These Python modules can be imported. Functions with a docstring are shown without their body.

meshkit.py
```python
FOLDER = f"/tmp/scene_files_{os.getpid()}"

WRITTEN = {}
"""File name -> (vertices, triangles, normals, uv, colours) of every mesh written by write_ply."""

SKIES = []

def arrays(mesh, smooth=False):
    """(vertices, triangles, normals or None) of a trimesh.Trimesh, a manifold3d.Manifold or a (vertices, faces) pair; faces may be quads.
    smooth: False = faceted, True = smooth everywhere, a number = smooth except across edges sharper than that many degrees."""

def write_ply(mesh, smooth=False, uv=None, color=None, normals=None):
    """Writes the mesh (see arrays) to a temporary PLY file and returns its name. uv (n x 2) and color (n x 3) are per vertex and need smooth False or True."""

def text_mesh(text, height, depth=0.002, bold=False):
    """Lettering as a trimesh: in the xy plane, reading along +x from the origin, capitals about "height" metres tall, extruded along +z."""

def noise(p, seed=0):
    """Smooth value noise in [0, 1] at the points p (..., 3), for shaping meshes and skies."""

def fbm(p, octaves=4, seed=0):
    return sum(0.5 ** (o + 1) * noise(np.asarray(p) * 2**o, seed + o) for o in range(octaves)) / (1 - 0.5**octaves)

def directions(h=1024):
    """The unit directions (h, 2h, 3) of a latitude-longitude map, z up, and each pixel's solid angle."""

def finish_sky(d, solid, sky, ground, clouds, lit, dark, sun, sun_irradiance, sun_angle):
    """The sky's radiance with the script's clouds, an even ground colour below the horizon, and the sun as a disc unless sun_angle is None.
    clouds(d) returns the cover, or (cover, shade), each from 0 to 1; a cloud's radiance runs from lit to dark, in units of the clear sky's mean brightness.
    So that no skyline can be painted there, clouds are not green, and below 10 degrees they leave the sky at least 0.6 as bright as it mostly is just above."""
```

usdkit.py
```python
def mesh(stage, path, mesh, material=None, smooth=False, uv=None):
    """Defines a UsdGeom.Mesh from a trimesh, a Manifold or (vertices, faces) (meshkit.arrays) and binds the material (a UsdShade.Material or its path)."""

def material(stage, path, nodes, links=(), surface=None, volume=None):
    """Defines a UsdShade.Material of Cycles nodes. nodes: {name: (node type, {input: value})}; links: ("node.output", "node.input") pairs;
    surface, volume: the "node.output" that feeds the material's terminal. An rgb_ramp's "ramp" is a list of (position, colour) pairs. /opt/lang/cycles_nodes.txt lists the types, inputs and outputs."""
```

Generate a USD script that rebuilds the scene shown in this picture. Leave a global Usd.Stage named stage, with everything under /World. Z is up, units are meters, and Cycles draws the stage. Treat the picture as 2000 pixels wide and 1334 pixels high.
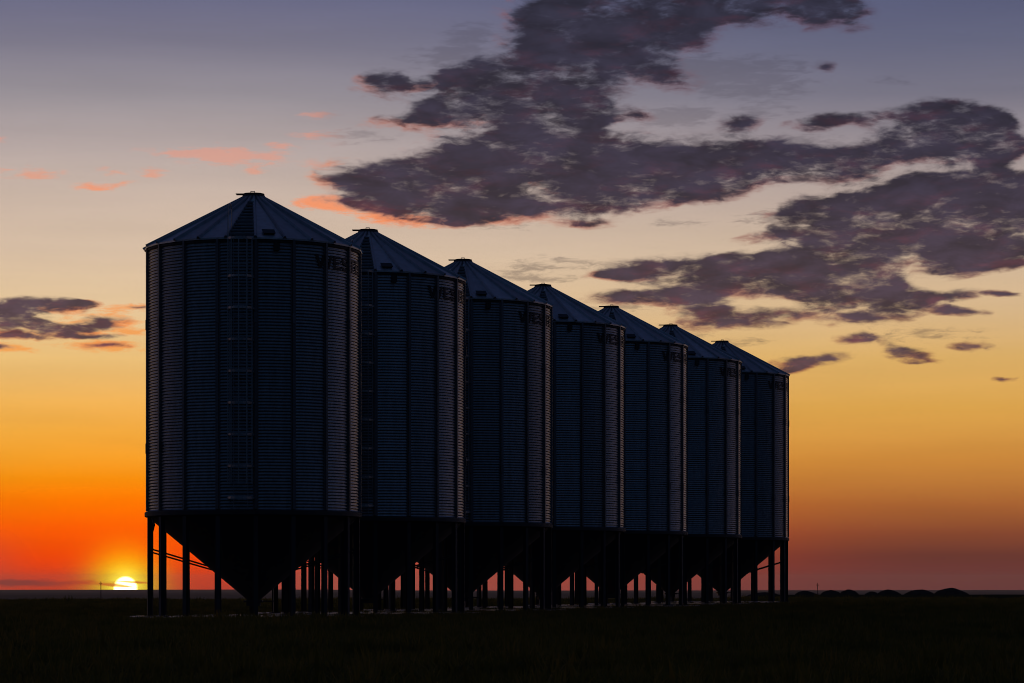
import math, random
import numpy as np
import trimesh
import shapely.geometry as sg
import meshkit, usdkit
from pxr import Usd, UsdGeom, UsdLux, UsdShade, Sdf, Gf, Vt

stage = Usd.Stage.CreateInMemory()
UsdGeom.SetStageUpAxis(stage, UsdGeom.Tokens.z)
UsdGeom.SetStageMetersPerUnit(stage, 1.0)
UsdGeom.Xform.Define(stage, '/World')
UsdGeom.Scope.Define(stage, '/World/Looks')
D2R = math.pi / 180

# ------------------------------------------------------------------ camera: level 92 mm shift lens, 1.15 m above the yard
EYE = 1.15
cam = UsdGeom.Camera.Define(stage, '/World/camera')
cam.CreateHorizontalApertureAttr(36.0)
cam.CreateVerticalApertureAttr(36.0 * 683 / 1024)
cam.CreateFocalLengthAttr(91.8)
cam.CreateVerticalApertureOffsetAttr(8.35)
cam.CreateClippingRangeAttr(Gf.Vec2f(0.1, 60000))
cam.AddTranslateOp().Set(Gf.Vec3d(0, 0, EYE))
cam.AddRotateXOp().Set(90.0)
cam.CreateExposureAttr(0.0)

# ------------------------------------------------------------------ sun and sky
SUN_AZ, SUN_EL = -8.42 * D2R, -0.20 * D2R          # azimuth from +y towards +x; the disc is half set
sun = UsdLux.DistantLight.Define(stage, '/World/sun')
sun.CreateNormalizeAttr(True)
sun.CreateIntensityAttr(0.12)
sun.CreateAngleAttr(0.53)
sun.CreateColorAttr(Gf.Vec3f(1.0, 0.42, 0.14))
sd = np.array([math.sin(SUN_AZ) * math.cos(SUN_EL), math.cos(SUN_AZ) * math.cos(SUN_EL), math.sin(SUN_EL)])
zax = sd; xax = np.cross([0, 0, 1.0], zax); xax /= np.linalg.norm(xax); yax = np.cross(zax, xax)
sun.AddTransformOp(opSuffix='aim').Set(Gf.Matrix4d(*xax, 0, *yax, 0, *zax, 0, 0, 0, 0, 1))

def lin(r, g, b):
    return tuple((c / 255 / 12.92 if c <= 10 else ((c / 255 + 0.055) / 1.055) ** 2.4) for c in (r, g, b))

class Graph:
    """Collects Cycles nodes and links; every method returns the name of an output."""
    def __init__(self): self.nodes, self.links, self.k = {}, [], 0
    def add(self, kind, out, **inp):
        self.k += 1; n = f'n{self.k}'; const = {}
        for key, v in inp.items():
            if isinstance(v, str) and '.' in v: self.links.append((v, f'{n}.{key}'))
            else: const[key] = v
        self.nodes[n] = (kind, const)
        return f'{n}.{out}'
    def m(self, op, a, b=0.0, c=0.0, clamp=False):
        return self.add('math', 'value', math_type=op, value1=a, value2=b, value3=c, use_clamp=clamp)
    def step(self, v, a, b, lo=0.0, hi=1.0):
        return self.add('map_range', 'result', range_type='smoothstep', value=v, from_min=a, from_max=b, to_min=lo, to_max=hi, clamp=True)
    def linr(self, v, a, b, lo=0.0, hi=1.0):
        return self.add('map_range', 'result', range_type='linear', value=v, from_min=a, from_max=b, to_min=lo, to_max=hi, clamp=True)
    def ramp(self, f, stops): return self.add('rgb_ramp', 'color', fac=f, ramp=stops)
    def mix(self, f, a, b, how='mix'): return self.add('mix', 'color', mix_type=how, fac=f, color1=a, color2=b)
    def xyz(self, x, y, z=0.0): return self.add('combine_xyz', 'vector', x=x, y=y, z=z)
    def noise(self, v, scale, detail, rough, dist=0.0, out='fac'):
        return self.add('noise_texture', out, dimensions='3D', type='fBM', vector=v, scale=scale, detail=detail, roughness=rough, distortion=dist)

g = Graph()
dirv = g.add('texture_coordinate', 'generated')
dirn = g.add('vector_math', 'vector', math_type='normalize', vector1=dirv)
sep = g.add('separate_xyz', 'x', vector=dirn).split('.')[0]
DX, DY, DZ = f'{sep}.x', f'{sep}.y', f'{sep}.z'
AZ = g.m('multiply', g.m('arctan2', DX, DY), 180 / math.pi)        # degrees from +y
EL = g.m('multiply', g.m('arcsine', DZ), 180 / math.pi)            # degrees above level
DAZ = g.m('absolute', g.m('subtract', AZ, math.degrees(SUN_AZ)))
t = g.linr(EL, -1.0, 29.0)
def stops(rows): return [((e + 1.0) / 30.0, lin(*c)) for e, c in rows]
near_sun = g.ramp(t, stops([(-0.6, (150, 50, 35)), (-0.1, (186, 46, 20)), (0.45, (226, 60, 0)), (1.1, (238, 86, 0)), (1.75, (240, 118, 0)), (2.2, (238, 143, 12)), (2.65, (240, 160, 42)), (3.2, (241, 172, 64)), (3.8, (239, 179, 86)),
      (4.8, (236, 194, 124)), (5.9, (230, 199, 156)), (7.1, (218, 193, 168)), (8.2, (205, 184, 169)), (9.3, (184, 169, 166)), (10.4, (154, 147, 154)), (11.5, (124, 121, 139)), (12.7, (102, 104, 135)), (18, (64, 71, 106)), (29, (36, 44, 76))]))
off_sun = g.ramp(t, stops([(-0.6, (104, 52, 54)), (0.0, (106, 54, 52)), (0.5, (104, 55, 48)), (1.0, (136, 72, 48)), (1.6, (168, 98, 50)), (2.6, (207, 138, 60)), (3.7, (222, 165, 78)),
      (4.8, (222, 176, 104)), (5.9, (219, 185, 142)), (7.1, (210, 185, 159)), (8.2, (190, 170, 160)), (9.3, (158, 147, 151)), (10.4, (122, 119, 135)), (11.5, (101, 103, 128)), (12.7, (86, 90, 122)), (18, (56, 64, 102)), (29, (32, 40, 74))]))
dusk = g.ramp(t, stops([(-0.6, (10, 25, 36)), (2, (11, 30, 45)), (6, (13, 37, 57)), (12, (14, 42, 68)), (29, (17, 46, 78))]))
zenith = lin(18, 40, 70)
front = g.mix(g.step(DAZ, 1.0, 18.0), near_sun, off_sun)
rosy = g.m('multiply', g.m('multiply', g.step(DAZ, 1.6, 4.6), g.step(DAZ, 14.0, 5.0)), g.step(EL, 1.3, 0.2))
front = g.mix(g.m('multiply', rosy, 0.85), front, lin(168, 78, 66))
side = g.ramp(t, stops([(-0.6, (92, 66, 72)), (4, (150, 128, 128)), (12, (84, 84, 112)), (29, (40, 54, 90))]))
clear = g.mix(g.step(DAZ, 17.0, 60.0), front, side)
clear = g.mix(g.step(DAZ, 52.0, 108.0), clear, dusk)
clear = g.mix(g.step(EL, 26.0, 80.0), clear, zenith)
streak = g.noise(g.xyz(g.m('multiply', AZ, 0.16), g.m('multiply', EL, 1.5), 50.0), 1.0, 4, 0.55)
sk = g.linr(streak, 0.3, 0.7, 0.96, 1.04)
clear = g.mix(1.0, clear, g.add('combine_color', 'color', color_type='rgb', r=sk, g=sk, b=sk), 'multiply')
# warm glow round the sun itself
vs = g.add('vector_math', 'value', math_type='distance', vector1=dirn, vector2=tuple(sd))
ang = g.m('multiply', vs, 180 / math.pi)
glow = g.m('exponent', g.m('multiply', g.m('multiply', ang, ang), -2.3))
glow2 = g.m('exponent', g.m('multiply', g.m('multiply', ang, ang), -0.10))
def scaled(col, f): return g.mix(1.0, col, g.add('combine_color', 'color', color_type='rgb', r=f, g=f, b=f), 'multiply')
clear = g.mix(1.0, clear, scaled((0.30, 0.78, 0.0), glow), 'add')
clear = g.mix(1.0, clear, scaled((0.18, 0.014, 0.0), glow2), 'add')
clear = g.mix(1.0, clear, scaled((0.9, 0.75, 0.12), g.m('exponent', g.m('multiply', g.m('multiply', ang, ang), -11.0))), 'add')

# clouds: banks (azimuth, elevation, half width, half height in degrees, tilt, weight), broken up by noise
P = math.degrees(1 / 5100)
BANKS = [  # azimuth, elevation, half width, half height, tilt, weight
 (2.81, 12.43, 3.15, 0.539, 0, 1), (5.62, 12.48, 2.36, 0.618, 0, 1), (7.08, 12.14, 0.95, 0.506, -8, 0.85), (1.35, 12.03, 1.69, 0.506, 8, 0.95), (3.71, 11.75, 1.01, 0.506, 0, 0.8), (0.9, 10.74, 2.13, 0.876, 4, 1.2),
 (1.8, 11.53, 1.46, 0.562, 10, 1.0), (-0.9, 10.85, 1.01, 0.427, 10, 0.9), (-2.7, 10.71, 0.92, 0.315, 3, 0.9), (0.0, 10.1, 2.13, 0.472, 0, 1.0), (1.69, 10.07, 0.62, 0.36, 0, 0.9), (-2.13, 9.95, 1.24, 0.202, 2, 0.75),
 (-1.46, 10.29, 0.79, 0.247, 0, 0.7), (3.37, 10.91, 0.79, 0.36, -15, 0.75), (-0.22, 9.0, 2.58, 0.786, 3, 1.2), (2.81, 9.05, 3.71, 0.652, -2, 1.15), (5.62, 9.05, 2.25, 0.449, 0, 1.05), (-2.7, 8.83, 1.69, 0.427, 3, 0.95),
 (-1.91, 8.27, 2.13, 0.539, -6, 1.1), (0.67, 8.32, 2.92, 0.539, 2, 1.05), (3.71, 8.49, 2.25, 0.382, 4, 0.95), (6.97, 8.83, 1.24, 0.315, 2, 0.8), (-1.12, 7.88, 1.01, 0.202, 0, 0.8), (1.57, 7.76, 1.01, 0.135, 0, 0.55),
 (-3.48, 8.16, 1.12, 0.157, -4, 0.65), (9.32, 9.5, 1.8, 0.584, -4, 1.25), (9.77, 9.9, 1.07, 0.337, -8, 1.05), (10.56, 9.13, 0.62, 0.337, 0, 1.0), (7.08, 9.83, 1.01, 0.18, 3, 0.95), (7.86, 9.11, 1.24, 0.337, 5, 0.8),
 (8.99, 7.88, 3.37, 0.809, 3, 1.25), (10.67, 8.32, 1.57, 0.506, 0, 1.1), (7.19, 7.93, 1.69, 0.427, 6, 1.0), (5.95, 7.59, 1.24, 0.157, 14, 0.8), (10.79, 7.43, 1.57, 0.618, 0, 1.15), (8.54, 7.15, 2.58, 0.472, 0, 1.1),
 (10.0, 6.81, 1.24, 0.292, 10, 1.0), (9.55, 8.49, 1.8, 0.225, 3, 0.8), (3.71, 6.75, 1.91, 0.315, 2, 1.0), (5.17, 6.86, 1.01, 0.292, 8, 0.9), (6.74, 6.64, 1.91, 0.472, 0, 1.1), (5.39, 6.36, 2.92, 0.315, 3, 1.05),
 (7.75, 6.13, 1.8, 0.382, -6, 1.1), (3.03, 6.13, 1.69, 0.18, 2, 0.8), (2.25, 6.58, 0.9, 0.135, 0, 0.75), (4.83, 5.61, 1.46, 0.247, 2, 0.95), (4.04, 5.88, 1.01, 0.157, 0, 0.7), (7.75, 5.65, 1.12, 0.169, 3, 0.95),
 (6.29, 5.8, 1.01, 0.18, 0, 0.6), (8.99, 6.06, 1.46, 0.157, 4, 0.85), (9.77, 5.76, 0.67, 0.112, -8, 0.7), (10.73, 6.12, 0.38, 0.067, 0, 0.7), (7.64, 5.2, 0.84, 0.146, 0, 0.95), (8.65, 4.91, 0.74, 0.213, -4, 1.05),
 (8.99, 4.71, 0.56, 0.09, 0, 0.7), (10.03, 5.03, 0.56, 0.112, 0, 0.95), (6.46, 4.75, 0.95, 0.169, 3, 0.95), (6.07, 4.56, 0.56, 0.09, 0, 0.7), (10.65, 4.36, 0.34, 0.067, 0, 0.65), (5.06, 9.88, 0.65, 0.27, 4, 0.8),
 (6.55, 11.04, 0.38, 0.135, 0, 0.75), (2.7, 10.07, 0.45, 0.202, 0, 0.6), (-10.45, 5.85, 1.46, 0.202, 0, 1.1), (-9.32, 5.94, 0.51, 0.101, 0, 0.9), (-10.79, 5.52, 1.01, 0.247, -3, 1.05), (-9.89, 5.4, 0.79, 0.135, -4, 0.8),
 (-9.04, 5.52, 0.79, 0.157, 4, 0.85), (-8.26, 5.83, 0.39, 0.067, 0, 0.65), (-10.56, 5.2, 0.9, 0.09, 0, 0.8), (-10.95, 4.95, 0.51, 0.067, 0, 0.75), (-8.82, 5.07, 0.84, 0.101, 0, 0.7), (-9.21, 5.27, 0.9, 0.067, 0, 0.6)]
WISPS = [
 (3.3, 11.2, 1.2, .35, 0, .9), (-1.6, 11.3, 1.0, .3, 5, .8), (-3.3, 9.6, 1.0, .22, 0, .8), (3.2, 10.0, .9, .28, 4, .9), (5.6, 10.1, .8, .2, 0, .7), (6.0, 7.9, 1.3, .25, 5, .9), (1.2, 6.9, 1.2, .2, 0, .7), (9.0, 5.3, 1.5, .2, 0, .7), (-1.0, 7.75, 1.6, .2, 0, .7),
 (-3.48, 8.14, 1.2, .22, -4, 1.3), (-2.5, 7.88, 1.1, .15, 0, 1.2), (-4.1, 8.16, .8, .15, 0, 1.0), (-9.1, 5.5, 1.1, .24, 3, 1.2), (-8.8, 5.05, 1.1, .15, 0, 1.1), (-10.9, 4.95, .8, .12, 0, 1.1), (-8.4, 5.85, .7, .12, 0, .9), (-10.6, 5.3, 1.2, .12, 0, 1.0),
 (-0.79, 11.86, 0.76, 0.251, 0, 0.8), (-1.07, 11.49, 0.76, 0.36, 5, 0.8), (-4.04, 9.0, 0.61, 0.179, 0, 0.8), (6.29, 9.34, 1.07, 0.323, 0, 1.0), (3.71, 5.4, 0.9, 0.179, 0, 0.8), (5.06, 5.16, 0.69, 0.126, 0, 0.8),
 (5.06, 11.08, 1.67, 0.288, 0, 1.0), (5.39, 10.63, 1.36, 0.395, 0, 1.0), (4.27, 10.74, 0.76, 0.36, 0, 0.8), (3.93, 10.01, 0.76, 0.288, 0, 0.8), (8.37, 10.68, 0.69, 0.126, -5, 0.8), (-4.16, 10.05, 0.58, 0.144, 0, 0.8),
 (-4.94, 9.39, 0.36, 0.126, 0, 0.8), (-4.33, 9.62, 0.46, 0.107, 0, 0.8), (-5.56, 8.83, 0.3, 0.107, 0, 1.0), (-5.62, 9.13, 1.13, 0.198, 0, 1.0), (-6.63, 9.17, 0.9, 0.234, 0, 1.0), (-7.41, 9.2, 0.9, 0.107, 0, 0.8),
 (-10.39, 8.68, 0.76, 0.144, 0, 1.0), (-8.71, 8.77, 0.36, 0.126, 0, 0.8), (-7.73, 8.74, 0.39, 0.126, 0, 1.0), (-9.16, 8.44, 0.51, 0.126, -6, 0.8), (-8.59, 8.53, 0.36, 0.107, 0, 0.8), (-11.18, 9.37, 0.3, 0.09, 0, 1.0),
 (-8.14, 5.35, 0.46, 0.072, 0, 0.8), (0.11, 6.7, 0.9, 0.216, 0, 0.8), (0.9, 6.55, 0.9, 0.09, 0, 0.8), (3.6, 7.75, 0.84, 0.107, 0, 0.8), (2.58, 5.97, 0.9, 0.179, 0, 0.8)]
LOW = [(-10.4, -.085, 2.7, .085, 0, 1.0), (-8.45, -.16, .45, .03, -6, .75), (-8.2, -.07, .35, .022, -4, .6)]
def banks(v, rows, grow=(1.0, 1.0), soft=True):
    total = None
    for a, e, w, h, tilt, wt in rows:
        q = g.add('mapping', 'vector', mapping_type='texture', vector=v, location=(a, e, 0), rotation=(0, 0, tilt * D2R), scale=(w * grow[0], h * grow[1], 1))
        f = g.add('gradient_texture', 'fac', gradient_type='spherical', vector=q)
        f = g.m('multiply', f, wt)
        total = f if total is None else g.m('add', total, f) if soft else g.m('maximum', total, f)
    return total
def cover(el_shift, rows):
    e2 = g.m('add', EL, el_shift)
    base = g.xyz(AZ, g.m('multiply', e2, 2.1), 3.7)
    warp = g.noise(base, 0.50, 3, 0.55, out='color')
    wv = g.add('vector_math', 'vector', math_type='multiply_add', vector1=warp, vector2=(1.3, 0.42, 0.0), vector3=g.xyz(g.m('add', AZ, -0.65), g.m('add', e2, -0.21)))
    fld = g.m('minimum', g.m('multiply', banks(wv, rows, (1.20, 1.3)), 1.95), 1.3)
    n1 = g.noise(base, 0.95, 5, 0.55, 0.4)
    n2 = g.noise(g.xyz(AZ, g.m('multiply', e2, 3.4), 9.1), 2.6, 4, 0.56, 0.5)
    nn = g.m('add', g.m('multiply', g.m('subtract', n1, 0.5), 2.2), g.m('multiply', g.m('subtract', n2, 0.5), 1.2))
    # broken cloud goes on over the rest of the sky
    far_n = g.noise(g.xyz(g.m('multiply', AZ, 0.10), g.m('multiply', e2, 0.22), 1.3), 1.0, 2, 0.5)
    edge = g.m('maximum', g.step(EL, 14.0, 24.0), g.step(g.m('absolute', AZ), 15.0, 26.0))
    rest = g.m('multiply', g.m('multiply', g.step(far_n, 0.48, 0.62), edge), g.step(EL, 2.0, 6.0))
    fld = g.m('maximum', fld, rest)
    fade = g.linr(fld, 0.02, 0.35)            # no stray specks where no bank stands
    return g.m('add', fld, g.m('multiply', nn, g.m('add', 0.15, g.m('multiply', fade, 0.85))))
c0 = cover(0.0, BANKS)
c1 = cover(-0.16, [b for b in BANKS if b[2] > 0.6])
alpha = g.step(c0, 0.16, 1.06)
thick = g.step(c0, 0.45, 1.35)
open_below = g.step(c1, 1.0, 0.30)
lit = g.m('multiply', open_below, g.step(c0, 1.45, 0.55))
lit_n = g.step(g.noise(g.xyz(AZ, g.m('multiply', EL, 2.0), 33.0), 0.7, 3, 0.5), 0.36, 0.60)
lit = g.m('multiply', g.m('multiply', lit, g.m('add', 0.25, g.m('multiply', lit_n, 0.75))), g.linr(EL, 8.6, 10.2, 1.0, 0.3))
hue_n = g.noise(g.xyz(AZ, g.m('multiply', EL, 3.2), 21.0), 0.9, 4, 0.6)
dark_c = g.ramp(g.linr(EL, 4.0, 13.0), [(0.0, lin(88, 66, 76)), (0.25, lin(64, 52, 68)), (0.5, lin(50, 44, 62)), (1.0, lin(42, 42, 58))])
dark_c = g.mix(g.m('multiply', g.step(hue_n, 0.46, 0.70), g.step(c1, 1.8, 0.8, 0.12, 0.85)), dark_c, g.mix(1.0, dark_c, (2.0, 1.0, 0.95), 'multiply'))
puff = g.noise(g.xyz(AZ, g.m('multiply', EL, 2.4), 5.5), 1.0, 4, 0.55, 0.4)
pf = g.linr(puff, 0.34, 0.66, 0.66, 1.32)
dark_c = g.mix(1.0, dark_c, g.add('combine_color', 'color', color_type='rgb', r=pf, g=pf, b=pf), 'multiply')
rim_c = g.mix(0.62, dark_c, clear)
cl = g.mix(thick, rim_c, dark_c)
warm = g.ramp(g.linr(DAZ, 1.0, 18.0), [(0.0, lin(250, 140, 70)), (0.35, lin(240, 128, 84)), (0.6, lin(170, 76, 64)), (1.0, lin(128, 62, 64))])
cl = g.mix(g.m('multiply', lit, g.linr(DAZ, 6.0, 10.0, 1.0, 0.6)), cl, warm)
wq = g.xyz(AZ, g.m('multiply', EL, 4.6), 61.0)
wf = g.m('multiply', banks(g.add('vector_math', 'vector', math_type='multiply_add', vector1=g.noise(wq, 0.7, 2, 0.5, out='color'), vector2=(0.8, 0.2, 0.0), vector3=g.xyz(g.m('add', AZ, -0.4), g.m('add', EL, -0.1))), WISPS, (1.3, 1.3)), 1.15)
wa = g.m('multiply', g.step(g.m('add', wf, g.m('multiply', g.m('subtract', g.noise(wq, 2.0, 6, 0.66, 0.4), 0.53), 3.0)), 0.12, 1.05), g.m('minimum', g.m('multiply', wf, 3.0), 1.0))
pinkish = g.m('maximum', g.step(AZ, -3.4, -4.6), g.m('multiply', g.step(AZ, -1.0, -2.0), g.step(EL, 8.7, 8.4)))
pink = g.ramp(g.linr(EL, 5.0, 9.0), [(0.0, lin(246, 158, 78)), (0.7, lin(252, 148, 92)), (0.85, lin(252, 146, 96)), (1.0, lin(240, 150, 120))])
wc = g.mix(pinkish, g.mix(0.45, lin(60, 52, 66), clear), pink)
sky_base = g.mix(g.m('multiply', wa, g.step(EL, 8.7, 8.2, 0.48, 0.85)), clear, wc)
sky_col = g.mix(g.m('multiply', alpha, 0.97), sky_base, cl)
# the sun's disc behind thin low bars of cloud
vlow = g.xyz(AZ, EL, 0.0)
low = g.step(g.m('add', banks(vlow, LOW, (1.3, 1.6)), g.m('multiply', g.m('subtract', g.noise(g.xyz(AZ, g.m('multiply', EL, 7.0), 0.0), 1.6, 4, 0.6), 0.5), 1.1)), 0.25, 0.8)
sky_col = g.mix(g.m('multiply', low, 0.75), sky_col, g.mix(g.step(DAZ, 0.3, 2.2), lin(214, 60, 6), lin(112, 50, 50)))
disc = g.step(ang, 0.275, 0.20)
disc = g.m('multiply', disc, g.m('subtract', 1.0, g.m('multiply', low, 0.93)))
sky_col = g.mix(1.0, sky_col, scaled((9.0, 6.5, 2.4), disc), 'add')
# the physical sky under all of it
phys = g.add('sky_texture', 'color', sky_type='single_scattering', sun_disc=False, sun_elevation=SUN_EL, sun_rotation=SUN_AZ, altitude=600.0, air_density=1.0, aerosol_density=1.5, ozone_density=1.5)
STRENGTH = 0.1
total = g.mix(0.96, phys, g.add('vector_math', 'vector', math_type='scale', vector1=sky_col, scale=1 / STRENGTH))
bg = g.add('background_shader', 'background', color=total, strength=STRENGTH)
sky_mat = usdkit.material(stage, '/World/Looks/sky_dusk', g.nodes, g.links, surface=bg)
dome = UsdLux.DomeLight.Define(stage, '/World/sky')
UsdShade.MaterialBindingAPI.Apply(dome.GetPrim()).Bind(sky_mat)
dome.GetPrim().SetCustomDataByKey('kind', 'structure')

# ------------------------------------------------------------------ helpers
used = {}
def numbered(path):
    n = used.get(path, 0); used[path] = n + 1
    return path if n == 0 else f'{path}_{n:03d}'
def put(name, mesh, mat, parent='/World', smooth=False):
    path = numbered(f'{parent}/{name}')
    usdkit.mesh(stage, path, mesh, mat, smooth=smooth)
    return path
def tag(path, label=None, category=None, group=None, kind=None):
    p = stage.GetPrimAtPath(path)
    for k, v in (('label', label), ('category', category), ('group', group), ('kind', kind)):
        if v: p.SetCustomDataByKey(k, v)
    return path
cat = trimesh.util.concatenate
def box(sx, sy, sz, c=(0, 0, 0)):
    b = trimesh.creation.box((sx, sy, sz)); b.apply_translation(c); return b
def rod(a, b, r, n=6):
    return trimesh.creation.cylinder(radius=r, segment=[a, b], sections=n)
def tube(pts, r, n=5):
    return cat([rod(pts[i], pts[i + 1], r, n) for i in range(len(pts) - 1)])
def pol(r, a, z):
    """point at radius r, a degrees from -y towards +x"""
    return np.array([r * math.sin(a * D2R), -r * math.cos(a * D2R), z])
def spin(mesh, a):
    m = mesh.copy(); m.apply_transform(trimesh.transformations.rotation_matrix(a * D2R, [0, 0, 1])); return m
def grid(v, nr, nc, flip=False):
    i, j = np.meshgrid(np.arange(nr - 1), np.arange(nc - 1), indexing='ij')
    q = np.stack([i * nc + j, i * nc + j + 1, (i + 1) * nc + j + 1, (i + 1) * nc + j], -1).reshape(-1, 4)
    if flip: q = q[:, ::-1]
    return np.asarray(v).reshape(-1, 3), np.vstack([q[:, [0, 1, 2]], q[:, [0, 2, 3]]])
def revolve(profile, n=72):
    return trimesh.creation.revolve(np.asarray(profile, float), sections=n)
def steel(name, col, rough, metal=0.85, mottling=6.0, var=0.12):
    return usdkit.material(stage, f'/World/Looks/{name}', {
        'ge': ('geometry', {}), 'oi': ('object_info', {}), 'rv': ('map_range', {'to_min': 0.80, 'to_max': 1.18}), 'rc': ('combine_color', {'color_type': 'rgb'}), 'mr': ('mix', {'mix_type': 'multiply', 'fac': 1.0}),
        'n': ('noise_texture', {'scale': mottling, 'detail': 5.0, 'roughness': 0.6}),
        'st': ('mapping', {'mapping_type': 'point', 'scale': (5.0, 5.0, 0.25)}),
        's': ('noise_texture', {'scale': 1.2, 'detail': 4.0, 'roughness': 0.6}),
        'c': ('rgb_ramp', {'ramp': [(0.25, tuple(x * (1 - 1.6 * var) for x in col)), (0.55, col), (0.8, tuple(x * (1 + var) for x in col))]}),
        'c2': ('rgb_ramp', {'ramp': [(0.3, (0.72, 0.70, 0.68)), (0.6, (1, 1, 1))]}),
        'mx': ('mix', {'mix_type': 'multiply', 'fac': 0.7}),
        'r': ('map_range', {'from_min': 0.2, 'from_max': 0.8, 'to_min': rough - 0.08, 'to_max': rough + 0.1}),
        'p': ('principled_bsdf', {'metallic': metal})},
        [('ge.position', 'n.vector'), ('ge.position', 'st.vector'), ('st.vector', 's.vector'), ('n.fac', 'c.fac'), ('s.fac', 'c2.fac'), ('c.color', 'mx.color1'), ('c2.color', 'mx.color2'),
         ('oi.random', 'rv.value'), ('rv.result', 'rc.r'), ('rv.result', 'rc.g'), ('rv.result', 'rc.b'), ('mx.color', 'mr.color1'), ('rc.color', 'mr.color2'), ('mr.color', 'p.base_color'), ('n.fac', 'r.value'), ('r.result', 'p.roughness')], surface='p.BSDF')
GALV = [steel(f'galvanised_{k}', c, 0.31) for k, c in zip(('wall_a', 'wall_b', 'wall_c'), ((.29, .30, .31), (.26, .27, .28), (.32, .33, .34)))]
ROOF = [steel(f'galvanised_{k}', c, 0.42) for k, c in zip(('roof_a', 'roof_b'), ((.40, .41, .42), (.31, .32, .33)))]
STIFF = steel('stiffener_steel', (.15, .15, .155), 0.5, metal=0.6)
FRAME = steel('frame_steel', (.030, .030, .031), 0.85, metal=0.0)
LADDER = steel('ladder_steel', (.31, .31, .31), 0.42)
def plain(name, col, rough, spec=0.5, scale=8.0, var=0.3, bump=0.0):
    nodes = {'ge': ('geometry', {}), 'n': ('noise_texture', {'scale': scale, 'detail': 6.0, 'roughness': 0.65}),
             'c': ('rgb_ramp', {'ramp': [(0.3, tuple(x * (1 - var) for x in col)), (0.7, tuple(x * (1 + var) for x in col))]}),
             'p': ('principled_bsdf', {'roughness': rough, 'specular_ior_level': spec})}
    links = [('ge.position', 'n.vector'), ('n.fac', 'c.fac'), ('c.color', 'p.base_color')]
    if bump:
        nodes['b'] = ('bump', {'strength': 0.8, 'distance': bump}); links += [('n.fac', 'b.height'), ('b.normal', 'p.normal')]
    return usdkit.material(stage, f'/World/Looks/{name}', nodes, links, surface='p.BSDF')
PAINT = plain('black_lettering', (.016, .016, .018), 0.55, 0.3)
CONCRETE = plain('concrete', (.20, .165, .135), 0.5, 0.4, 5.0, 0.3, 0.006)
EARTH = plain('earth_heap', (.045, .036, .028), 0.95, 0.0, 1.5, 0.4)
SOIL = plain('field_soil', (.030, .032, .016), 1.0, 0.0, 0.8, 0.5)
FARLAND = plain('far_fields', (.085, .080, .060), 1.0, 0.0, 0.002, 0.45)
WOOD = plain('pole_wood', (.05, .04, .035), 0.9, 0.1)

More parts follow.
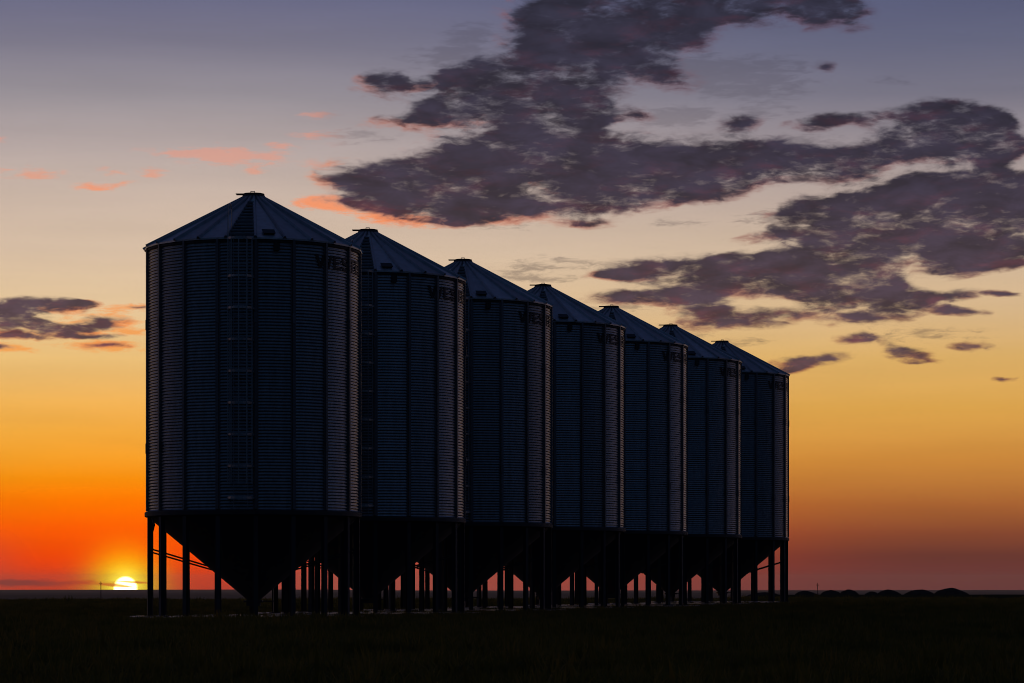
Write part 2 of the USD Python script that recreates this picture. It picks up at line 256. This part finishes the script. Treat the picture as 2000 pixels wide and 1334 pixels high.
# ------------------------------------------------------------------ terrain: a flat yard on a low rise, then far lower plains to the skyline
def ground_z(x, y):
    az = np.degrees(np.arctan2(x, y))
    d = np.hypot(x, y)
    brow = np.interp(az, [-12, 4.5, 5.5, 12], [138, 142, 192, 198])
    s = d - brow
    z = np.interp(s, [-1e6, 0, 90, 160, 660, 2860, 8860, 9700, 30000], [0, 0, -1.1, -3, -10, -21.5, -36.5, -75, -400])
    u = np.stack([x / 900, y / 900, np.zeros_like(x)], -1)
    z = z + np.where(s > 500, (meshkit.fbm(u, 4, 5) - 0.5) * np.clip((s - 500) / 2500, 0, 1) * 7.0, 0)
    near = np.stack([x / 3.0, y / 3.0, np.zeros_like(x)], -1)
    return z + (meshkit.fbm(near, 3, 2) - 0.5) * 0.06 * np.clip((np.hypot(x - 1, y - 103) - 34) / 10, 0, 1) * (s < 300)
rr = np.concatenate([[0.0, 3, 8, 15], np.arange(20, 240, 3.0), np.geomspace(243, 620, 26), np.geomspace(650, 9700, 60)])
aa = np.concatenate([np.arange(-180, -30, 6.0), np.arange(-30, 30, 0.5), np.arange(30, 180.1, 6.0)]) * D2R
RR, AA = np.meshgrid(rr, aa, indexing='ij')
gx, gy = RR * np.sin(AA), RR * np.cos(AA)
gz = ground_z(gx, gy)
v, f = grid(np.stack([gx, gy, gz], -1), len(rr), len(aa), flip=True)
near_f = RR.ravel()[f].max(1) <= 620
def compact(v, f):
    u, i = np.unique(f, return_inverse=True); return v[u], i.reshape(-1, 3)
ground = put('ground', compact(v, f[near_f]), SOIL, smooth=True); tag(ground, kind='structure')
far = put('far_plain', compact(v, f[~near_f]), FARLAND, smooth=True); tag(far, kind='structure')

# ------------------------------------------------------------------ grain bins
R, Z_BASE, Z_EAVE = 3.2, 3.18, 11.06
STIFF_A, ROOF_A, LAD_A = 6.75, 6.5, -0.8
PROTO = '/World/class_bin'
stage.CreateClassPrim('/World/class_bin')
def part(name, mesh, mat, parent=PROTO, smooth=False): return put(name, mesh, mat, parent, smooth)

rnd = random.Random(4)
NCOR = 85; PITCH = (Z_EAVE - Z_BASE) / NCOR
zz = Z_BASE + np.arange(NCOR * 4 + 1) / 4 * PITCH
rad = R + 0.015 * np.cos(2 * math.pi * (zz - Z_BASE) / PITCH)
for k in range(18):
    a = np.linspace(STIFF_A + 20 * k, STIFF_A + 20 * (k + 1), 5) * D2R
    pv = np.stack([rad[:, None] * np.sin(a), -rad[:, None] * np.cos(a), np.broadcast_to(zz[:, None], (len(zz), 5))], -1)
    part('wall_panel', grid(pv, len(zz), 5), GALV[rnd.choice((0, 0, 1, 2))], smooth=True)
for k in range(18):
    a0 = STIFF_A + 20 * k
    sec = sg.Polygon([(-.075, 0), (-.042, .004), (-.036, .055), (.036, .055), (.042, .004), (.075, 0), (.075, -.012), (-.075, -.012)])
    m = trimesh.creation.extrude_polygon(sec, Z_EAVE - Z_BASE - 0.02, engine='earcut')
    m.apply_transform(np.array([[1, 0, 0, 0], [0, -1, 0, -(R + .012)], [0, 0, 1, Z_BASE + 0.005], [0, 0, 0, 1.0]])); m.invert()
    s = part('stiffener', spin(m, a0), STIFF)
    for z in (8.75, 5.05):
        part('splice_plate', spin(box(.10, .012, .30, (0, -(R + .0745), z)), a0), STIFF, s)
part('eave_ring', revolve([(R - .02, Z_EAVE - .10), (R + .04, Z_EAVE - .10), (R + .04, Z_EAVE + .01), (R - .02, Z_EAVE + .01), (R - .02, Z_EAVE - .10)], 72), FRAME, smooth=40)
# roof: 24 sheets with raised seams, a collar and a lid
RT, ZT, RE, ZE = .335, 12.66, R + .085, Z_EAVE + .02
sl = (ZT - ZE) / (RE - RT)
for k in range(24):
    a0, a1 = ROOF_A + 15 * k, ROOF_A + 15 * (k + 1)
    A, B, C, E = pol(RE, a0, ZE), pol(RE, a1, ZE), pol(RT, a1, ZT), pol(RT, a0, ZT)
    low = np.array([0, 0, .05])
    vs_ = np.array([A, B, C, E, A - low, B - low, C - low * .4, E - low * .4])
    fs = [(0, 1, 2), (0, 2, 3), (4, 6, 5), (4, 7, 6), (0, 4, 5), (0, 5, 1), (1, 5, 6), (1, 6, 2), (2, 6, 7), (2, 7, 3), (3, 7, 4), (3, 4, 0)]
    part('roof_panel', trimesh.Trimesh(vs_, fs, process=False), ROOF[rnd.choice((0, 0, 1))])
for k in range(24):
    a0 = ROOF_A + 15 * k
    L = math.hypot(RE - RT, ZT - ZE)
    sec = sg.Polygon([(-.06, -.01), (-.028, .06), (.028, .06), (.06, -.01)])
    m = trimesh.creation.extrude_polygon(sec, L + .03, engine='earcut')
    th = math.atan(sl)
    # local x across, y normal to the roof, z up the slope
    up = np.array([0, math.cos(th), math.sin(th)]); nrm = np.array([0, -math.sin(th), math.cos(th)]); acr = np.cross(nrm, up)
    T = np.eye(4); T[:3, 0], T[:3, 1], T[:3, 2], T[:3, 3] = acr, nrm, up, pol(RE + .02, 0, ZE - .012)
    m.apply_transform(T)
    part('roof_rib', spin(m, a0), ROOF[1])
part('collar', revolve([(.385, ZT - .04), (.335, ZT + .10), (.30, ZT + .12), (.29, ZT - .05), (.385, ZT - .04)], 32), FRAME, smooth=40)
lid = part('lid', cat([trimesh.creation.cylinder(radius=.325, height=.022, sections=28, transform=trimesh.transformations.translation_matrix((0, 0, ZT + .135))),
                       box(.34, .30, .016, (-.36, 0, ZT + .135))]), FRAME)
part('lid_handle', tube([(-.06, -.3, ZT + .146), (-.06, -.3, ZT + .18), (.06, -.3, ZT + .18), (.06, -.3, ZT + .146)], .012), LADDER, lid)
part('lid_bracket', box(.07, .05, .09, pol(.75, LAD_A + 5, ZT - (.75 - RT) * sl + .07)), plain('bright_zinc', (.75, .75, .74), .3, .8))
for k in range(11):      # steps bolted across one roof sheet up to the lid
    r = RE - .12 - k * .235
    a0, a1 = ROOF_A - 14.2, ROOF_A - .8
    z = ZE + (RE - r) * sl + .035
    p, q = pol(r, a0, z), pol(r, a1, z)
    b = box(np.linalg.norm(q - p), .05, .05, (0, 0, 0))
    T = trimesh.transformations.rotation_matrix((a0 + a1) / 2 * D2R, [0, 0, 1]); T[:3, 3] = (p + q) / 2
    b.apply_transform(T)
    part('roof_step', b, STIFF)
th_ = math.atan(sl)
hb = cat([box(.32, .26, .045, (0, 0, .0225)), box(.37, .31, .014, (0, 0, .052))]); hb.apply_transform(trimesh.transformations.rotation_matrix(th_, [1, 0, 0])); hb.apply_translation((0, -2.98, ZE + (RE - 2.98) * sl))
part('roof_hatch', spin(hb, 14.0), FRAME)
part('junction_box', spin(box(.16, .10, .22, (0, -(R + .06), Z_EAVE - .24)), 17.5), FRAME)
# ladder with safety cage
def at_lad(x, y, z): return np.array([x, -(R + y), z])
zl0, zl1 = Z_BASE + .05, Z_EAVE + .02
lad = part('ladder', spin(cat([box(.012, .05, zl1 - zl0, at_lad(s * .21, .17, (zl0 + zl1) / 2)) for s in (-1, 1)] +
                              [box(.02, .16, .03, at_lad(s * .21, .08, z)) for s in (-1, 1) for z in np.arange(zl0 + .3, zl1, 1.1)]), LAD_A), LADDER)
for z in np.arange(zl0 + .15, zl1, .30):
    part('rung', spin(rod(at_lad(-.21, .17, z), at_lad(.21, .17, z), .012), LAD_A), LADDER, lad)
ca = np.linspace(-115, 115, 13) * D2R
def hoop_pts(z): return [at_lad(.36 * math.sin(c), .26 + .40 * math.cos(c), z) for c in ca]
zc0 = 3.9
bars = []
for i in (0, 2, 4, 6, 8, 10, 12):
    p = at_lad(.36 * math.sin(ca[i]), .26 + .40 * math.cos(ca[i]), 0)
    bars.append(box(.032, .012, Z_EAVE - .1 - zc0, (p[0], p[1], (Z_EAVE - .1 + zc0) / 2)))
cage = part('ladder_cage', spin(cat(bars), LAD_A), LADDER)
for k in range(9):
    pts = hoop_pts(10.82 - k * .915 + (0.18 if k == 0 else 0))
    m = []
    for i in range(len(pts) - 1):
        a_, b_ = np.array(pts[i]), np.array(pts[i + 1]); d = b_ - a_
        s = box(np.linalg.norm(d) + .01, .012, .065)
        T = trimesh.transformations.rotation_matrix(math.atan2(d[1], d[0]), [0, 0, 1]); T[:3, 3] = (a_ + b_) / 2; s.apply_transform(T); m.append(s)
    m.append(box(.05, .30, .05, at_lad(-.36, .13, pts[0][2]))); m.append(box(.05, .30, .05, at_lad(.36, .13, pts[0][2])))
    part('hoop', spin(cat(m), LAD_A), LADDER, cage)
part('grab_rail', spin(tube([at_lad(-.36, .2, Z_EAVE - .6), at_lad(-.36, .2, Z_EAVE + .95), at_lad(-.33, -.15, Z_EAVE + 1.02), at_lad(-.33, -.45, Z_EAVE + .9), at_lad(-.33, -.45, Z_EAVE + .22)], .017), LAD_A), LADDER)
# lettering on the wall, bent round it
t_ = meshkit.text_mesh('WESTEEL', .38, depth=.010, bold=True)
t_ = t_.subdivide_to_size(.25)
w_ = t_.bounds[1][0]; tv = np.array(t_.vertices); arc = 3.15 / w_
ang_ = (39.5 * D2R) + tv[:, 0] * arc / R
rad_ = R + .014 + tv[:, 2]
t_.vertices = np.stack([rad_ * np.sin(ang_), -rad_ * np.cos(ang_), 10.30 + tv[:, 1]], 1)
part('lettering', t_, PAINT)
# substructure
part('ring_beam', revolve([(R - .10, 3.0), (R + .03, 3.0), (R + .075, 3.03), (R + .075, 3.14), (R + .03, 3.175), (R - .10, 3.175), (R - .10, 3.0)], 72), FRAME, smooth=40)
part('hopper', revolve([(R - .12, 3.06), (R - .06, 2.99), (R - .10, 2.95), (.24, .56), (.20, .50), (.18, .53), (R - .16, 3.0), (R - .12, 3.06)], 72), FRAME, smooth=30)
part('hopper_gate', cat([box(.56, .50, .06, (0, 0, .48)), box(.40, .40, .12, (0, 0, .40)), rod((.28, 0, .48), (.62, 0, .48), .02)]), FRAME)
def leg_mesh(a):
    w, d, tt = .13, .14, .012
    sec = sg.Polygon([(-w / 2, -d / 2), (w / 2, -d / 2), (w / 2, -d / 2 + tt), (tt / 2, -d / 2 + tt), (tt / 2, d / 2 - tt), (w / 2, d / 2 - tt), (w / 2, d / 2), (-w / 2, d / 2), (-w / 2, d / 2 - tt), (-tt / 2, d / 2 - tt), (-tt / 2, -d / 2 + tt), (-w / 2, -d / 2 + tt)])
    m = trimesh.creation.extrude_polygon(sec, 2.94, engine='earcut')
    m.apply_translation((0, -(R - .05), .06)); return spin(m, a)
for k in range(18):
    a0 = STIFF_A + 20 * k
    l = part('leg', leg_mesh(a0), FRAME)
    part('foot_plate', spin(box(.30, .30, .02, (0, -(R - .05), .04)), a0), FRAME, l)
for k in (4, 5, 13, 14):          # pairs of tie rods from the side legs in to the cone
    a0 = STIFF_A + 20 * k
    part('tie_rod', rod(pol(R - .05, a0, 2.06 - (.09 if k in (5, 13) else 0)), pol(1.0, a0, 1.42 - (.07 if k in (5, 13) else 0)), .024), FRAME)
part('hose', tube([pol(R - .02, -65 + 3 * math.sin(q * 3), 2.98 - .42 * q - .05 * math.sin(q * 6)) for q in np.linspace(0, 1, 9)], .03), FRAME)

S = 0.0155
LABELS = ['nearest and largest corrugated grain bin, its whole caged ladder in view', 'second grain bin from the left, half hidden behind the largest bin',
          'third grain bin from the left in the row of corrugated steel bins', 'middle grain bin of the row, with three bins on either side',
          'third grain bin from the far right end of the row', 'last but one grain bin, second from the far right end',
          'farthest and smallest corrugated grain bin at the right end of the row']
PADL = ['concrete pad under the nearest grain bin, light strip left of its legs', 'concrete pad under the second grain bin from the left', 'concrete pad under the third grain bin from the left', 'concrete pad under the middle grain bin of the row',
        'concrete pad under the third grain bin from the right end', 'concrete pad under the last but one grain bin', 'concrete pad under the farthest grain bin at the right end']
for k in range(7):
    x, y = -7.82 + 3.017 * k, 79.05 + 8.14 * k
    path = '/World/grain_bin' if k == 0 else f'/World/grain_bin_{k:03d}'
    b = UsdGeom.Xform.Define(stage, path)
    b.AddTranslateOp().Set(Gf.Vec3d(x, y, 0)); b.AddRotateZOp().Set([0, .6, -.5, .4, -.3, .7, -.6][k])
    b.GetPrim().GetReferences().AddInternalReference(PROTO); b.GetPrim().SetInstanceable(True)
    tag(path, LABELS[k], 'grain bin', 'row of seven corrugated grain bins')
    pad = revolve([(0, -.1), (3.75, -.1), (3.8, .01), (3.77, .03), (0, .03)], 48)
    pad.apply_translation((x, y, 0))
    tag(put('concrete_pad', pad, CONCRETE), PADL[k], 'concrete pad', 'pads under the grain bins')

# ------------------------------------------------------------------ earth heaps on the skyline right of the bins, far poles
HEAPS = [(1490, 1157, 34, 'low dark heap seen between the last legs of the farthest bin'), (1576, 1153.5, 23, 'flat dark heap just right of the farthest bin'), (1621, 1152, 20, 'second dark heap from the bins on the right skyline'),
         (1660, 1151, 19, 'third dark heap from the bins, steep and round'), (1701, 1155, 15, 'lowest and smallest dark heap in the middle of the row'), (1738, 1151, 22, 'fifth dark heap from the bins on the right skyline'),
         (1793, 1151, 28, 'broad dark heap second from the right end of the row'), (1860, 1148.5, 33, 'tallest dark heap at the right end of the row')]
rng = np.random.default_rng(3)
for i, (px, py, hw, label) in enumerate(HEAPS):
    d = 236 + 8 * math.sin(i * 2.1)
    x = (px - 1000) / 5100 * d
    zt = EYE - (py - 1131) / 5100 * d
    zb = float(ground_z(np.array([x]), np.array([d]))[0]) - .1
    s = trimesh.creation.icosphere(3)
    p = np.array(s.vertices)
    w = hw / 5100 * d * 1.18
    r2 = np.hypot(p[:, 0], p[:, 1])
    p[:, 2] = np.where(p[:, 2] > 0, np.sqrt(np.maximum(0, 1 - r2 ** 1.7)) , p[:, 2] * .1)
    p[:, 0] += .22 * p[:, 2] * (1 if i % 2 else -1) * -.6
    nz = meshkit.fbm(p * 2.2 + i * 7, 4, i) - .5
    p = p * (1 + .16 * nz[:, None])
    s.vertices = p * [w, w * .8, zt - zb] + [x, d, zb]
    tag(put('earth_heap', s, EARTH, smooth=True), label, 'earth heap', 'dark heaps on the right skyline')
def pole(px, top, d, label):
    x = (px - 1000) / 5100 * d
    zt = EYE - (top - 1131) / 5100 * d
    zb = float(ground_z(np.array([x]), np.array([d * 1.0]))[0]) - .5
    path = numbered('/World/utility_pole')
    UsdGeom.Xform.Define(stage, path).AddTranslateOp().Set(Gf.Vec3d(x, d, zb))
    h = zt - zb
    m = trimesh.creation.cone(radius=.17, height=h * 4, sections=8); m = m.slice_plane((0, 0, h), (0, 0, -1), cap=True)
    put('post', m, WOOD, path)
    put('crossarm', box(1.1, .12, .14, (0, -.2, h - .9)), WOOD, path)
    for s in (-.45, 0, .45): put('insulator', trimesh.creation.cylinder(radius=.06, height=.25, sections=6, transform=trimesh.transformations.translation_matrix((s, -.2, h - .7))), WOOD, path)
    tag(path, label, 'utility pole')
pole(197, 1136, 1000, 'thin far utility pole left of the setting sun')
pole(1597, 1138.5, 1000, 'thin far utility pole on the skyline right of the bins')

# ------------------------------------------------------------------ rough grass and crop in front of and round the bins
GRASS = usdkit.material(stage, '/World/Looks/grass_blades', {
    'oi': ('object_info', {}), 'c': ('rgb_ramp', {'ramp': [(0, (.070, .074, .014)), (.5, (.110, .104, .020)), (.8, (.150, .120, .026)), (1, (.080, .088, .016))]}),
    'p': ('principled_bsdf', {'roughness': .8, 'specular_ior_level': 0.15}), 'tr': ('translucent_bsdf', {}), 'mx': ('mix_closure', {'fac': .50})},
    [('oi.random', 'c.fac'), ('c.color', 'p.base_color'), ('c.color', 'tr.color'), ('p.BSDF', 'mx.closure1'), ('tr.BSDF', 'mx.closure2')], surface='mx.closure')
def clump(seed, n, h, spread):
    r = np.random.default_rng(seed); V, F = [], []
    for _ in range(n):
        b = r.normal(0, spread, 2); a = r.uniform(0, 2 * math.pi); ln = h * r.uniform(.45, 1.15); lean = r.uniform(.1, .75); w = r.uniform(.006, .013)
        dx, dy = math.cos(a), math.sin(a); sx, sy = -dy * w, dx * w
        k = len(V)
        for q in (0, .55):
            c = np.array([b[0] + dx * lean * ln * q ** 2, b[1] + dy * lean * ln * q ** 2, ln * q * (1 - .15 * lean * q)])
            V += [c - [sx, sy, 0], c + [sx, sy, 0]]
        V.append(np.array([b[0] + dx * lean * ln, b[1] + dy * lean * ln, ln * (1 - .35 * lean)]))
        F += [(k, k + 1, k + 3), (k, k + 3, k + 2), (k + 2, k + 3, k + 4)]
    return np.array(V), np.array(F)
gi = UsdGeom.PointInstancer.Define(stage, '/World/grass')
tag('/World/grass', kind='stuff')
protos = []
for k, (n, h, sp) in enumerate([(46, .20, .16), (60, .15, .2), (36, .26, .13), (26, .34, .09)]):
    usdkit.mesh(stage, f'/World/grass/tuft_{k:03d}', clump(k, n, h, sp), GRASS); protos.append(f'/World/grass/tuft_{k:03d}')
gi.CreatePrototypesRel().SetTargets([Sdf.Path(p) for p in protos])
r = np.random.default_rng(11)
pts = []
def sow(y0, y1, dens, hscale, weights):
    n = int(dens * (y1 - y0) * ((y0 + y1) * .24 + 8))
    y = r.uniform(y0, y1, n); x = (r.uniform(-1, 1, n)) * (y * .24 + 4)
    rel = np.stack([np.stack([x + 7.82 - 3.017 * k, y - 79.05 - 8.14 * k], -1) for k in range(7)])
    dist = np.hypot(rel[..., 0], rel[..., 1]); which = dist.argmin(0); pads = dist.min(0)
    back = np.take_along_axis(rel[..., 1], which[None], 0)[0]
    keep = (pads > 3.85) | (back + 0.5 * np.sin(x * 2.7) > -0.6)      # weeds have spread over the far half of each pad
    x, y, pads = x[keep], y[keep], pads[keep]
    patch = meshkit.fbm(np.stack([x / 2.5, y / 5, 0 * x], -1), 3, 8)
    sc = hscale * r.uniform(.55, 1.3, len(x)) * (.55 + .9 * patch) * np.clip(.45 + (pads - 4) / 9, .45, 1)
    pts.append(np.stack([x, y, ground_z(x, y) - .01, sc, r.uniform(0, 2 * math.pi, len(x)), r.choice(4, len(x), p=weights)], 1))
sow(22, 40, 13, 1.0, (.35, .3, .25, .10)); sow(40, 68, 9, .95, (.35, .3, .25, .10)); sow(68, 100, 9, .8, (.35, .4, .2, .05)); sow(100, 150, 4, .75, (.3, .4, .25, .05))
G = np.vstack(pts)
gi.CreatePositionsAttr(Vt.Vec3fArray.FromNumpy(G[:, :3].astype(np.float32)))
gi.CreateScalesAttr(Vt.Vec3fArray.FromNumpy(np.repeat(G[:, 3:4], 3, 1).astype(np.float32)))
gi.CreateOrientationsAttr(Vt.QuathArray([Gf.Quath(math.cos(a / 2), 0, 0, math.sin(a / 2)) for a in G[:, 4]]))
gi.CreateProtoIndicesAttr(Vt.IntArray.FromNumpy(G[:, 5].astype(np.int32)))

# ------------------------------------------------------------------ evening haze over the plain
HAZE = usdkit.material(stage, '/World/Looks/evening_haze', {'v': ('principled_volume', {'color': (.80, .80, .84), 'density': 0.000036, 'anisotropy': 0.35})}, [], volume='v.volume')
hz = trimesh.creation.box((19800, 19800, 16 + 90)); hz.apply_translation((0, 0, (16 - 90) / 2))
tag(put('haze', hz, HAZE), kind='stuff')
